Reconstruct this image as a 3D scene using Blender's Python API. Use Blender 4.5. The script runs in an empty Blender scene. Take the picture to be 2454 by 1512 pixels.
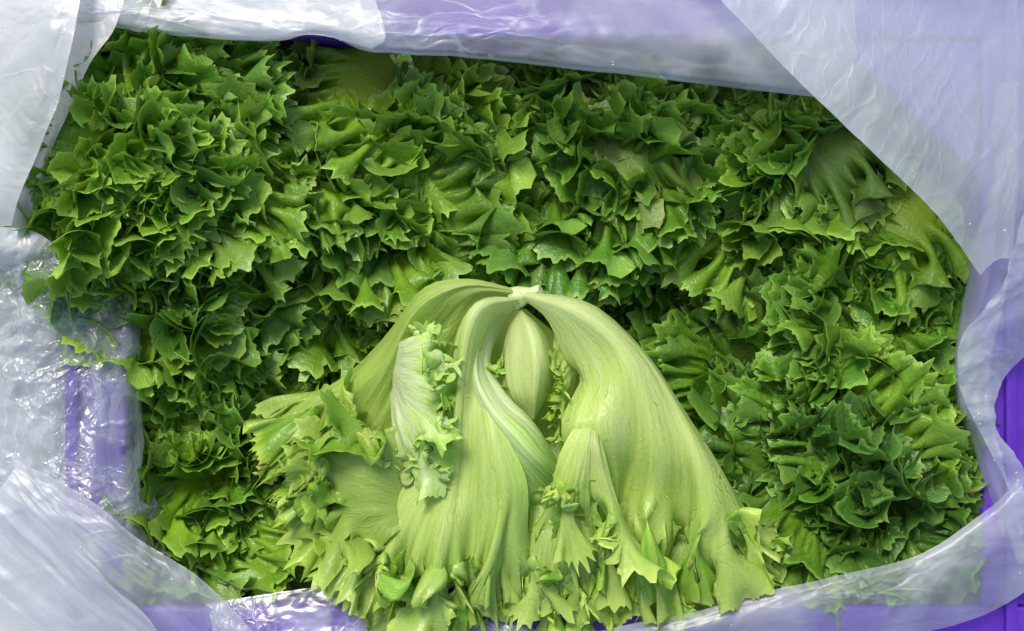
import bpy, math, random
import numpy as np
from mathutils import Vector, Matrix

# ------------------------------------------------------------------ camera, light
SC = bpy.context.scene
COL = SC.collection
H = 0.75                      # camera height above the level of the leaves (m)
W = 0.62                      # width of the view at that level (m)
S = W / 2453.0                # metres per unit of the layout grid (2453 x 1512)

def at(px, py, z=0.0):
    k = (H - z) / H
    return ((px - 1226.5) * S * k, (756.0 - py) * S * k, z)

cam_d = bpy.data.cameras.new('camera')
cam = bpy.data.objects.new('camera', cam_d)
COL.objects.link(cam)
cam.location = (0, 0, H)
cam_d.sensor_width = 36.0
cam_d.lens = 36.0 * H / W
cam_d.clip_start = 0.01
cam_d.clip_end = 50
SC.camera = cam

SUN_EL, SUN_AZ = math.radians(52), math.radians(-25)     # azimuth measured from +Y towards +X
wd = bpy.data.worlds.new("World")
SC.world = wd
wd.use_nodes = True
nt = wd.node_tree
bg = nt.nodes['Background']
sky = nt.nodes.new('ShaderNodeTexSky')
sky.sky_type = 'NISHITA'
sky.sun_disc = False
sky.sun_elevation = SUN_EL
sky.sun_rotation = SUN_AZ
sky.dust_density = 3.0
sky.ozone_density = 1.0
nt.links.new(sky.outputs[0], bg.inputs[0])
bg.inputs[1].default_value = 0.11
sd = bpy.data.lights.new('sun', 'SUN')
sd.energy = 1.5
sd.angle = math.radians(16)
sd.color = (1.0, 0.97, 0.91)
sun = bpy.data.objects.new('sun', sd)
COL.objects.link(sun)
dv = Vector((math.sin(SUN_AZ) * math.cos(SUN_EL), math.cos(SUN_AZ) * math.cos(SUN_EL), math.sin(SUN_EL)))
sun.rotation_euler = dv.to_track_quat('Z', 'Y').to_euler()
SC.view_settings.view_transform = 'Standard'
SC.view_settings.look = 'None'
SC.view_settings.gamma = 1
SC.view_settings.exposure = 0.7
SC.render.resolution_x = 1024
SC.render.resolution_y = 631
SC.cycles.transparent_max_bounces = 12
SC.cycles.max_bounces = 5
SC.cycles.diffuse_bounces = 3
SC.cycles.glossy_bounces = 2
SC.cycles.transmission_bounces = 3
SC.cycles.caustics_reflective = False
SC.cycles.caustics_refractive = False

# ------------------------------------------------------------------ small tools
def empty(name, loc, label, cat, group=None):
    o = bpy.data.objects.new(name, None)
    o.empty_display_size = 0.02
    COL.objects.link(o)
    o.location = loc
    o['label'] = label
    o['category'] = cat
    if group:
        o['group'] = group
    return o

def grid_mesh(name, P, uv=None, mask=None, smooth=True):
    """P: (nv, nu, 3) array -> one quad grid mesh"""
    nv, nu = P.shape[:2]
    idx = np.arange(nv * nu).reshape(nv, nu)
    q = np.stack([idx[:-1, :-1], idx[:-1, 1:], idx[1:, 1:], idx[1:, :-1]], -1).reshape(-1, 4)
    if mask is not None:
        q = q[mask.reshape(-1)]
    me = bpy.data.meshes.new(name)
    me.vertices.add(nv * nu)
    me.vertices.foreach_set('co', P.reshape(-1).astype(np.float32))
    me.loops.add(len(q) * 4)
    me.loops.foreach_set('vertex_index', q.reshape(-1).astype(np.int32))
    me.polygons.add(len(q))
    me.polygons.foreach_set('loop_start', (np.arange(len(q)) * 4).astype(np.int32))
    me.update(calc_edges=True)
    if smooth:
        me.polygons.foreach_set('use_smooth', np.ones(len(q), bool))
    if uv is not None:
        l = me.uv_layers.new(name='UVMap')
        l.data.foreach_set('uv', uv.reshape(-1, 2)[q.reshape(-1)].reshape(-1).astype(np.float32))
    me.validate()
    return me

def link(name, me, mat, parent=None, label=None, kind=None):
    o = bpy.data.objects.new(name, me)
    COL.objects.link(o)
    if mat is not None and not me.materials:
        me.materials.append(mat)
    if parent is not None:
        o.parent = parent
    if label:
        o['label'] = label
    if kind:
        o['kind'] = kind
    return o

def cr(P, n):
    """Catmull-Rom resample along axis 0 to n samples (centripetal-free, uniform)"""
    P = np.asarray(P, float)
    k = P.shape[0]
    Pe = np.concatenate([2 * P[:1] - P[1:2], P, 2 * P[-1:] - P[-2:-1]], 0)
    t = np.asarray(n) * (k - 1) if not np.isscalar(n) else np.linspace(0, k - 1, n)
    i = np.clip(np.floor(t).astype(int), 0, k - 2)
    f = (t - i).reshape(-1, *([1] * (P.ndim - 1)))
    a, b, c, d = Pe[i], Pe[i + 1], Pe[i + 2], Pe[i + 3]
    return 0.5 * (2 * b + (c - a) * f + (2 * a - 5 * b + 4 * c - d) * f ** 2 + (3 * b - a - 3 * c + d) * f ** 3)

def sst(a, b, x):
    t = np.clip((x - a) / (b - a), 0, 1)
    return t * t * (3 - 2 * t)

def noise1(rng, x, f):
    """smooth 1-D value noise of about f cells over x in 0..1, range -1..1"""
    n = int(f) + 4
    v = rng.uniform(-1, 1, n)
    t = np.clip(x, 0, 1) * f
    i = np.floor(t).astype(int)
    k = t - i
    k = k * k * (3 - 2 * k)
    return v[i] * (1 - k) + v[i + 1] * k

def perlin(x, y, seed=0):
    rng = np.random.RandomState(seed)
    g = rng.uniform(0, 2 * math.pi, (64, 64))
    xi = np.floor(x).astype(int); yi = np.floor(y).astype(int)
    xf = x - xi; yf = y - yi
    def gr(ix, iy, dx, dy):
        a = g[ix % 64, iy % 64]
        return np.cos(a) * dx + np.sin(a) * dy
    u = xf ** 3 * (xf * (xf * 6 - 15) + 10); v = yf ** 3 * (yf * (yf * 6 - 15) + 10)
    n00 = gr(xi, yi, xf, yf); n10 = gr(xi + 1, yi, xf - 1, yf)
    n01 = gr(xi, yi + 1, xf, yf - 1); n11 = gr(xi + 1, yi + 1, xf - 1, yf - 1)
    return ((n00 * (1 - u) + n10 * u) * (1 - v) + (n01 * (1 - u) + n11 * u) * v) * 1.4

# ------------------------------------------------------------------ materials
def new_mat(name):
    m = bpy.data.materials.new(name)
    m.use_nodes = True
    t = m.node_tree
    t.nodes.clear()
    out = t.nodes.new('ShaderNodeOutputMaterial')
    return m, t, out

class N:
    def __init__(s, t): s.t = t
    def __call__(s, typ, ins=None, **kw):
        n = s.t.nodes.new(typ)
        for k, v in kw.items(): setattr(n, k, v)
        for k, v in (ins or {}).items():
            if hasattr(v, 'is_output') or isinstance(v, bpy.types.NodeSocket): s.t.links.new(v, n.inputs[k])
            else: n.inputs[k].default_value = v
        return n
    def math(s, op, a, b=0.0, c=0.0, clamp=False):
        n = s.t.nodes.new('ShaderNodeMath'); n.operation = op; n.use_clamp = clamp
        for i, v in enumerate((a, b, c)):
            if isinstance(v, bpy.types.NodeSocket): s.t.links.new(v, n.inputs[i])
            else: n.inputs[i].default_value = v
        return n.outputs[0]
    def mix(s, f, a, b):
        n = s.t.nodes.new('ShaderNodeMix'); n.data_type = 'RGBA'
        for i, v in ((0, f), (6, a), (7, b)):
            if isinstance(v, bpy.types.NodeSocket): s.t.links.new(v, n.inputs[i])
            else: n.inputs[i].default_value = v if i == 0 else (*v, 1)
        return n.outputs[2]
    def ramp(s, f, stops):
        n = s.t.nodes.new('ShaderNodeValToRGB')
        e = n.color_ramp.elements
        while len(e) < len(stops): e.new(0.5)
        for el, (p, c) in zip(e, stops):
            el.position = p; el.color = (*c, 1) if len(c) == 3 else c
        s.t.links.new(f, n.inputs[0])
        return n.outputs[0]
    def rng(s, f, a, b, c, d):
        n = s.t.nodes.new('ShaderNodeMapRange'); n.interpolation_type = 'SMOOTHSTEP'
        s.t.links.new(f, n.inputs[0])
        for i, v in enumerate((a, b, c, d)): n.inputs[i + 1].default_value = v
        return n.outputs[0]

def leaf_mat(name, stops, rim, vein_col, under, streak=0.35, rough=0.42, trans=0.35, vein=0.5, bumpk=1.0, rand=0.25, blister=60, bumpd=0.0007, nvein=17.0, nets=170.0, netk=0.55, uvb=(40.0, 60.0), kb=(0.5, 1.4, 0.0)):
    m, t, out = new_mat(name)
    n = N(t)
    uv = n('ShaderNodeUVMap', uv_map='UVMap').outputs[0]
    sp = n('ShaderNodeSeparateXYZ', {0: uv})
    u, v = sp.outputs[0], sp.outputs[1]
    oi = n('ShaderNodeObjectInfo').outputs['Random']
    geo = n('ShaderNodeNewGeometry')
    tc = n('ShaderNodeTexCoord').outputs['Object']
    big = n('ShaderNodeTexNoise', {'Vector': tc, 'Scale': 28.0, 'Detail': 3.0}).outputs[0]
    suv = n('ShaderNodeCombineXYZ', {0: n.math('MULTIPLY', u, 38.0), 1: n.math('MULTIPLY', v, 4.5), 2: 0.0}).outputs[0]
    stk = n('ShaderNodeTexNoise', {'Vector': suv, 'Scale': 1.0, 'Detail': 4.0, 'Distortion': 0.5}).outputs[0]
    vv = n.math('ADD', n.math('ADD', v, n.math('MULTIPLY', n.math('SUBTRACT', big, 0.5), 0.5)), n.math('MULTIPLY', n.math('SUBTRACT', stk, 0.5), streak))
    base = n.ramp(vv, stops)
    # patchy greener / yellower areas
    hs = n('ShaderNodeHueSaturation', {'Color': base,
            'Hue': n.math('ADD', 0.5 - 0.012, n.math('MULTIPLY', oi, 0.026)),
            'Saturation': 1.0,
            'Value': n.math('ADD', 1.0 - rand / 2, n.math('MULTIPLY', n.math('FRACT', n.math('MULTIPLY', oi, 7.31)), rand))}).outputs[0]
    # fanning veins with cross veins
    wob = n('ShaderNodeTexNoise', {'Vector': tc, 'Scale': 45.0, 'Detail': 2.0}).outputs[0]
    uu = n.math('ADD', n.math('MULTIPLY', u, nvein), n.math('MULTIPLY', wob, 5.5))
    w1 = n.math('ABSOLUTE', n.math('SUBTRACT', n.math('FRACT', uu), 0.5))
    line1 = n.rng(w1, 0.0, 0.14, 1.0, 0.0)
    u2 = n.math('ADD', n.math('MULTIPLY', u, nvein * 2.6), n.math('MULTIPLY', wob, 9.0))
    w2_ = n.math('ABSOLUTE', n.math('SUBTRACT', n.math('FRACT', u2), 0.5))
    line = n.math('MAXIMUM', line1, n.math('MULTIPLY', n.rng(w2_, 0.0, 0.2, 0.6, 0.0), n.rng(v, 0.15, 0.55, 0.3, 1.0)))
    net = n('ShaderNodeTexVoronoi', {'Vector': tc, 'Scale': nets, 'Randomness': 1.0}, feature='DISTANCE_TO_EDGE').outputs['Distance']
    netl = n.rng(net, 0.0, 0.10, netk, 0.0)
    veins = n.math('MAXIMUM', line, netl)
    c1 = n.mix(n.math('MULTIPLY', veins, vein), hs, vein_col)
    rimf = n.rng(v, 0.955, 0.998, 0.0, 0.85)
    dmg = n('ShaderNodeTexNoise', {'Vector': tc, 'Scale': 55.0, 'Detail': 3.0}).outputs[0]
    rimc = n.mix(n.rng(dmg, 0.60, 0.72, 0.0, 0.8), rim, (0.50, 0.40, 0.09))
    c2 = n.mix(rimf, c1, rimc)
    c3 = n.mix(n.math('MULTIPLY', geo.outputs['Backfacing'], 0.55), c2, under)
    fine = n('ShaderNodeTexNoise', {'Vector': tc, 'Scale': 900.0, 'Detail': 2.0}).outputs[0]
    bl = n('ShaderNodeTexNoise', {'Vector': tc, 'Scale': blister * 4.0, 'Detail': 3.0}).outputs[0]
    uvv = n('ShaderNodeCombineXYZ', {0: n.math('MULTIPLY', u, uvb[0]), 1: n.math('MULTIPLY', v, uvb[1]), 2: 0.0}).outputs[0]
    wr = n('ShaderNodeTexNoise', {'Vector': uvv, 'Scale': 1.0, 'Detail': 2.0, 'Distortion': 0.4}).outputs[0]
    hgt = n.math('ADD', n.math('ADD', n.math('ADD', n.math('MULTIPLY', veins, -kb[0]), n.math('MULTIPLY', bl, kb[1])), n.math('MULTIPLY', wr, kb[2])), n.math('MULTIPLY', fine, 0.15))
    bump = n('ShaderNodeBump', {'Height': hgt, 'Strength': 0.55 * bumpk, 'Distance': bumpd}).outputs[0]
    pr = n('ShaderNodeBsdfPrincipled', {'Base Color': c3, 'Roughness': rough, 'Normal': bump,
            'Specular IOR Level': 0.45})
    tr = n('ShaderNodeBsdfTranslucent', {'Color': n.mix(0.35, c2, (0.30, 0.50, 0.04)), 'Normal': bump})
    mx = n('ShaderNodeMixShader', {0: trans, 1: pr.outputs[0], 2: tr.outputs[0]})
    t.links.new(mx.outputs[0], out.inputs[0])
    return m

M_DARK = leaf_mat('leaf_deep_green', [(0.0, (0.44, 0.56, 0.14)), (0.30, (0.25, 0.41, 0.030)), (0.6, (0.130, 0.295, 0.014)), (1.0, (0.092, 0.250, 0.018))],
                  (0.30, 0.55, 0.08), (0.22, 0.40, 0.05), (0.14, 0.28, 0.05), rough=0.32, trans=0.26)
M_MID = leaf_mat('leaf_mid_green', [(0.0, (0.54, 0.64, 0.14)), (0.30, (0.36, 0.53, 0.030)), (0.65, (0.230, 0.430, 0.016)), (1.0, (0.160, 0.360, 0.022))],
                 (0.42, 0.66, 0.10), (0.32, 0.50, 0.06), (0.22, 0.38, 0.06), rough=0.32, trans=0.28)
M_FINE = leaf_mat('leaf_blue_green_hollow_shade', [(0.0, (0.36, 0.50, 0.14)), (0.30, (0.17, 0.32, 0.030)), (0.6, (0.084, 0.208, 0.017)), (1.0, (0.062, 0.178, 0.022))],
                  (0.22, 0.44, 0.08), (0.16, 0.32, 0.05), (0.11, 0.23, 0.05), rough=0.32, trans=0.24)  # darker green leaves; on the hollow head the colour stands in for shade
M_DULL = leaf_mat('leaf_dull_outer', [(0.0, (0.38, 0.52, 0.14)), (0.5, (0.24, 0.40, 0.06)), (1.0, (0.15, 0.32, 0.03))],
                  (0.36, 0.50, 0.08), (0.19, 0.29, 0.04), (0.27, 0.36, 0.09), vein=0.5, trans=0.3)
M_PALE = leaf_mat('leaf_pale_inner', [(0.0, (0.88, 0.94, 0.62)), (0.42, (0.68, 0.87, 0.30)), (0.75, (0.42, 0.72, 0.09)), (1.0, (0.21, 0.48, 0.035))],
                  (0.62, 0.84, 0.12), (0.46, 0.64, 0.12), (0.62, 0.76, 0.20), streak=1.5, rough=0.28, trans=0.34, vein=0.55, bumpk=1.2, rand=0.08, bumpd=0.00045, nvein=26.0, blister=95, nets=330.0, netk=0.22, uvb=(70.0, 34.0), kb=(0.45, 1.1, 0.5))
M_LIME = leaf_mat('leaf_lime_outer', [(0.0, (0.62, 0.76, 0.28)), (0.35, (0.40, 0.64, 0.12)), (0.75, (0.30, 0.56, 0.06)), (1.0, (0.18, 0.42, 0.03))],
                  (0.56, 0.76, 0.10), (0.28, 0.46, 0.06), (0.44, 0.58, 0.12), streak=1.1, rough=0.30, trans=0.34, vein=0.5, bumpk=1.2, rand=0.08, bumpd=0.00045, nvein=26.0, blister=95, nets=330.0, netk=0.22, uvb=(70.0, 34.0), kb=(0.45, 1.1, 0.5))

def film_mat(name, lo, hi, scale, tint, rough=0.22, gloss=1.0, crease=60.0, bump_d=0.0006, seed=0.0, edge=0.5, aniso=(1, 1, 1), warp=2.4, crz=0.08):
    """thin polythene: partly clear, partly milky, with a net of sharp creases"""
    m, t, out = new_mat(name)
    n = N(t)
    tc0 = n('ShaderNodeTexCoord').outputs['Object']
    tc = n('ShaderNodeVectorMath', {0: tc0, 1: (seed, seed * 0.7, 0)}, operation='ADD').outputs[0]
    a = n('ShaderNodeTexNoise', {'Vector': tc, 'Scale': scale, 'Detail': 4.0, 'Distortion': 0.6}).outputs[0]
    op = n.rng(a, 0.34, 0.66, lo, hi)
    lw = n('ShaderNodeLayerWeight', {'Blend': 0.5}).outputs['Facing']
    wn = n('ShaderNodeTexNoise', {'Vector': tc, 'Scale': crease * 0.5, 'Detail': 4.0})
    wc = n('ShaderNodeVectorMath', {0: wn.outputs['Color'], 1: (0.5, 0.5, 0.5)}, operation='SUBTRACT').outputs[0]
    wv = n('ShaderNodeVectorMath', {0: wc, 3: warp / crease}, operation='SCALE').outputs[0]
    tw = n('ShaderNodeVectorMath', {0: tc, 1: wv}, operation='ADD').outputs[0]
    ts = n('ShaderNodeVectorMath', {0: tw, 1: aniso}, operation='MULTIPLY').outputs[0]
    def net(k, wid):
        d = n('ShaderNodeTexVoronoi', {'Vector': ts, 'Scale': crease * k}, feature='DISTANCE_TO_EDGE').outputs['Distance']
        return n.rng(d, 0.0, wid, 1.0, 0.0)
    c1, c2, c3 = net(0.8, 0.10), net(1.9, 0.08), net(4.5, 0.10)
    gate = n.rng(n('ShaderNodeTexNoise', {'Vector': tc, 'Scale': crease * 0.45, 'Detail': 2.0}).outputs[0], 0.45, 0.62, 0.0, 1.0)
    gate2 = n.rng(n('ShaderNodeTexNoise', {'Vector': ts, 'Scale': crease * 0.3, 'Detail': 3.0}).outputs[0], 0.42, 0.60, 0.1, 1.0)
    cel = n('ShaderNodeTexVoronoi', {'Vector': ts, 'Scale': crease * 0.8}, feature='F1').outputs['Distance']
    hh = n.math('ADD', n.math('ADD', n.math('MULTIPLY', n.math('MULTIPLY', c1, gate2), 0.8), n.math('MULTIPLY', n.math('MULTIPLY', c2, gate), 0.45)),
                n.math('ADD', n.math('MULTIPLY', n.math('MULTIPLY', c3, gate), 0.15), n.math('MULTIPLY', cel, 0.5)))
    bump = n('ShaderNodeBump', {'Height': hh, 'Strength': 0.6, 'Distance': bump_d}).outputs[0]
    crzf = n.math('MULTIPLY', n.math('MAXIMUM', n.math('MULTIPLY', n.math('MULTIPLY', c1, gate2), 0.6), n.math('MULTIPLY', c2, gate)), crz)
    op2 = n.math('ADD', n.math('ADD', op, crzf), n.math('MULTIPLY', n.math('POWER', lw, 2.2), edge), clamp=True)
    dif = n('ShaderNodeBsdfDiffuse', {'Color': (*tint, 1), 'Normal': bump})
    trl = n('ShaderNodeBsdfTranslucent', {'Color': (*tint, 1), 'Normal': bump})
    mil = n('ShaderNodeMixShader', {0: 0.45, 1: dif.outputs[0], 2: trl.outputs[0]})
    tr = n('ShaderNodeBsdfTransparent', {0: (0.97, 0.975, 0.98, 1)})
    b = n('ShaderNodeMixShader', {0: op2, 1: tr.outputs[0], 2: mil.outputs[0]})
    gl = n('ShaderNodeBsdfGlossy', {'Color': (1, 1, 1, 1), 'Roughness': rough, 'Normal': bump})
    lf = n('ShaderNodeLayerWeight', {'Blend': 0.5, 'Normal': bump}).outputs['Facing']
    fr = n.math('ADD', 0.07, n.math('MULTIPLY', n.math('POWER', lf, 4.0), 0.8))
    f2 = n.math('MULTIPLY', fr, gloss, clamp=True)
    mx = n('ShaderNodeMixShader', {0: f2, 1: b.outputs[0], 2: gl.outputs[0]})
    t.links.new(mx.outputs[0], out.inputs[0])
    return m

M_MILK = film_mat('polythene_milky', 0.26, 0.62, 14.0, (0.74, 0.78, 0.84), crease=20, bump_d=0.0010, rough=0.36, gloss=0.6, aniso=(0.45, 1.7, 1), warp=1.2, crz=0.22)
M_MILK2 = film_mat('polythene_milky_soft', 0.32, 0.66, 7.0, (0.72, 0.77, 0.84), seed=3.1, gloss=0.55, rough=0.42, crease=24, bump_d=0.0005, aniso=(1.6, 0.7, 1), warp=1.4, crz=0.04)
M_DENSE = film_mat('polythene_layers', 0.70, 0.92, 9.0, (0.80, 0.82, 0.84), crease=18, bump_d=0.0006, rough=0.3, seed=8.8)
M_CLEAR = film_mat('polythene_clear_crinkled', 0.06, 0.30, 18.0, (0.80, 0.84, 0.90), rough=0.24, gloss=1.0, crease=40, bump_d=0.0018, seed=1.7, edge=1.0, warp=1.8, crz=0.16)
M_WET = film_mat('polythene_wet', 0.10, 0.60, 34.0, (0.78, 0.81, 0.86), rough=0.26, gloss=1.1, seed=5.3, crease=34, bump_d=0.0010, warp=1.0, crz=0.3)

def crate_mat():
    m, t, out = new_mat('purple_plastic')
    n = N(t)
    tc = n('ShaderNodeTexCoord').outputs['Object']
    a = n('ShaderNodeTexNoise', {'Vector': tc, 'Scale': 30.0, 'Detail': 6.0}).outputs[0]
    c = n.mix(n.rng(a, 0.3, 0.75, 0, 1), (0.085, 0.018, 0.36), (0.125, 0.036, 0.46))
    f = n('ShaderNodeTexNoise', {'Vector': tc, 'Scale': 700.0, 'Detail': 3.0}).outputs[0]
    b = n('ShaderNodeBump', {'Height': f, 'Strength': 0.25, 'Distance': 0.0005}).outputs[0]
    p = n('ShaderNodeBsdfPrincipled', {'Base Color': c, 'Roughness': 0.42, 'Normal': b})
    t.links.new(p.outputs[0], out.inputs[0])
    return m
M_CRATE = crate_mat()

def ground_mat():
    m, t, out = new_mat('concrete')
    n = N(t)
    tc = n('ShaderNodeTexCoord').outputs['Object']
    a = n('ShaderNodeTexNoise', {'Vector': tc, 'Scale': 12.0, 'Detail': 8.0}).outputs[0]
    c = n.mix(a, (0.26, 0.26, 0.26), (0.44, 0.44, 0.43))
    p = n('ShaderNodeBsdfPrincipled', {'Base Color': c, 'Roughness': 0.9})
    t.links.new(p.outputs[0], out.inputs[0])
    return m
M_GROUND = ground_mat()

def butt_mat():
    m, t, out = new_mat('cut_stem')
    n = N(t)
    tc = n('ShaderNodeTexCoord').outputs['Object']
    a = n('ShaderNodeTexNoise', {'Vector': tc, 'Scale': 260.0, 'Detail': 5.0}).outputs[0]
    c = n.ramp(a, [(0.35, (0.50, 0.64, 0.24)), (0.55, (0.56, 0.66, 0.32)), (0.68, (0.36, 0.27, 0.11))])
    b = n('ShaderNodeBump', {'Height': a, 'Strength': 0.5, 'Distance': 0.001}).outputs[0]
    p = n('ShaderNodeBsdfPrincipled', {'Base Color': c, 'Roughness': 0.5, 'Normal': b, 'Subsurface Weight': 0.15, 'Subsurface Scale': 0.005})
    t.links.new(p.outputs[0], out.inputs[0])
    return m
M_BUTT = butt_mat()

# ------------------------------------------------------------------ structure: ground and crate
gp = np.array([[[-30, -30, -0.33], [30, -30, -0.33]], [[-30, 30, -0.33], [30, 30, -0.33]]], float)
g = link('ground', grid_mesh('ground', gp), M_GROUND, kind='structure')

def box_mesh(bl):
    """list of (x0,y0,z0,x1,y1,z1) -> verts/faces"""
    V, F = [], []
    for x0, y0, z0, x1, y1, z1 in bl:
        b = len(V)
        V += [(x0, y0, z0), (x1, y0, z0), (x1, y1, z0), (x0, y1, z0), (x0, y0, z1), (x1, y0, z1), (x1, y1, z1), (x0, y1, z1)]
        F += [tuple(b + i for i in f) for f in ((0, 3, 2, 1), (4, 5, 6, 7), (0, 1, 5, 4), (1, 2, 6, 5), (2, 3, 7, 6), (3, 0, 4, 7))]
    return V, F

def boxes(name, bl, mat, parent, bevel=0.0015, **kw):
    V, F = box_mesh(bl)
    me = bpy.data.meshes.new(name)
    me.from_pydata(V, [], F)
    o = link(name, me, mat, parent, **kw)
    if bevel:
        b = o.modifiers.new('bevel', 'BEVEL'); b.width = bevel; b.segments = 3
        me.polygons.foreach_set('use_smooth', np.ones(len(F), bool))
    return o

crate = empty('plastic_crate', (0, 0, -0.31), 'purple plastic crate under the bag, holding all the lettuces', 'crate')
CX0, CX1, CY0, CY1 = -0.240, 0.290, -0.180, 0.172      # inside faces of the walls at the top
CZ0, CZ1 = -0.31, -0.012
def wall(axis, pos, out, a0, a1, zt=CZ1):
    """a wall with rows of slots: built from rails and bars; axis = 'x' runs along x"""
    th = 0.004
    bl = []
    def add(u0, u1, z0, z1, t=th):
        lo, hi = sorted((pos, pos + out * t))
        if axis == 'x': bl.append((u0, lo, z0 , u1, hi, z1))
        else: bl.append((lo, u0, z0, hi, u1, z1))
    zs = [CZ0, CZ0 + .05, CZ0 + .10, CZ0 + .15, CZ0 + .20, CZ0 + .25, zt]
    add(a0, a1, CZ0, CZ0 + 0.03)
    add(a0, a1, zt - 0.035, zt)
    for k in range(1, 6):
        add(a0, a1, CZ0 + 0.05 * k - 0.006, CZ0 + 0.05 * k + 0.006, th * 0.9)
    nb = int((a1 - a0) / 0.022)
    for k in range(nb + 1):
        uu = a0 + (a1 - a0) * k / nb
        add(uu - 0.003, uu + 0.003, CZ0 + 0.03, zt - 0.035, th * 0.8)
    return bl
def lz(bl):  # boxes in the crate's own frame
    return [(a, b, c + 0.31, d, e, f + 0.31) for a, b, c, d, e, f in bl]
boxes('wall_panel', lz(wall('x', CY1, 1, CX0, CX1)), M_CRATE, crate, 0.0006)
boxes('wall_panel', lz(wall('x', CY0, -1, CX0, CX1)), M_CRATE, crate, 0.0006)
boxes('wall_panel', lz(wall('y', CX0, -1, CY0, CY1)), M_CRATE, crate, 0.0006)
boxes('wall_panel', lz(wall('y', CX1, 1, CY0, CY1)), M_CRATE, crate, 0.0006)
RW = 0.030
boxes('rim', lz([(CX0 - RW, CY1 - 0.001, CZ1 - 0.012, CX1 + RW, CY1 + RW, CZ1 + 0.001),
              (CX0 - RW, CY0 - RW, CZ1 - 0.012, CX1 + RW, CY0 + 0.001, CZ1 + 0.001),
              (CX0 - RW, CY0 + 0.0012, CZ1 - 0.0115, CX0 + 0.001, CY1 - 0.0012, CZ1 + 0.0005),
              (CX1 - 0.001, CY0 + 0.0012, CZ1 - 0.0115, CX1 + RW, CY1 - 0.0012, CZ1 + 0.0005)]), M_CRATE, crate, 0.003)
boxes('rim_lip', lz([(CX0 - RW - 0.003, CY1 + RW - 0.004, CZ1 + 0.0005, CX1 + RW + 0.003, CY1 + RW + 0.003, CZ1 + 0.006),
  (CX0 - RW - 0.003, CY0 - RW - 0.003, CZ1 + 0.0005, CX1 + RW + 0.003, CY0 - RW + 0.004, CZ1 + 0.006),
  (CX0 - RW - 0.003, CY0 - RW + 0.005, CZ1 + 0.0003, CX0 - RW + 0.004, CY1 + RW - 0.005, CZ1 + 0.0058),
  (CX1 + 0.012, CY0 - RW + 0.005, CZ1 + 0.0003, CX1 + 0.019, CY1 + RW - 0.005, CZ1 + 0.0058)]), M_CRATE, crate, 0.0015)
def prism(name, poly, z0, z1, mat, parent):
    n_ = len(poly)
    V = [(x, y, z0) for x, y in poly] + [(x, y, z1) for x, y in poly]
    F = [tuple(range(n_))[::-1], tuple(range(n_, 2 * n_))] + [(i, (i + 1) % n_, n_ + (i + 1) % n_, n_ + i) for i in range(n_)]
    me = bpy.data.meshes.new(name); me.from_pydata(V, [], F)
    o = link(name, me, mat, parent)
    b = o.modifiers.new('bevel', 'BEVEL'); b.width = 0.003; b.segments = 3
    return o
prism('corner_brace', [(CX1 - 0.0015, CY1 - 0.002), (CX1 - 0.095, CY1 - 0.002), (CX1 - 0.06, CY1 - 0.03), (CX1 - 0.0015, CY1 - 0.085)], CZ1 - 0.010 + 0.31, CZ1 - 0.002 + 0.31, M_CRATE, crate)
boxes('floor_panel', lz([(CX0 + 0.0005, CY0 + 0.0005, CZ0 - 0.004, CX1 - 0.0005, CY1 - 0.0005, CZ0 - 0.0005)]), M_CRATE, crate, 0)

# ------------------------------------------------------------------ lettuce leaves
def outline(r, u, teeth, tooth, lobes, lobe):
    """margin: rounded lobes with cuts (along the leaf) and pointed teeth in two sizes (square to the edge)"""
    def pts(n, j):
        tp = u * n + j * noise1(r, u, n / 2.5)
        f = tp - np.floor(tp)
        k = np.clip(np.round(tp).astype(int) + 2, 0, n + 7)
        hh = (0.35 + 1.2 * r.rand(n + 8))[k]
        return np.abs(2 * f - 1) ** 2.3 * hh
    lp = u * lobes + 0.45 * noise1(r, u, lobes * 0.9)
    lf = np.abs(2 * (lp - np.floor(lp)) - 1)              # 1 at the cut
    dep = (0.35 + 0.9 * r.rand(lobes + 8))[np.clip(np.round(lp).astype(int) + 2, 0, lobes + 7)]
    return tooth * pts(teeth, 0.8) + 0.38 * tooth * pts(int(teeth * 2.7), 0.8), -lobe * dep * sst(0.38, 1.0, lf)

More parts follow.
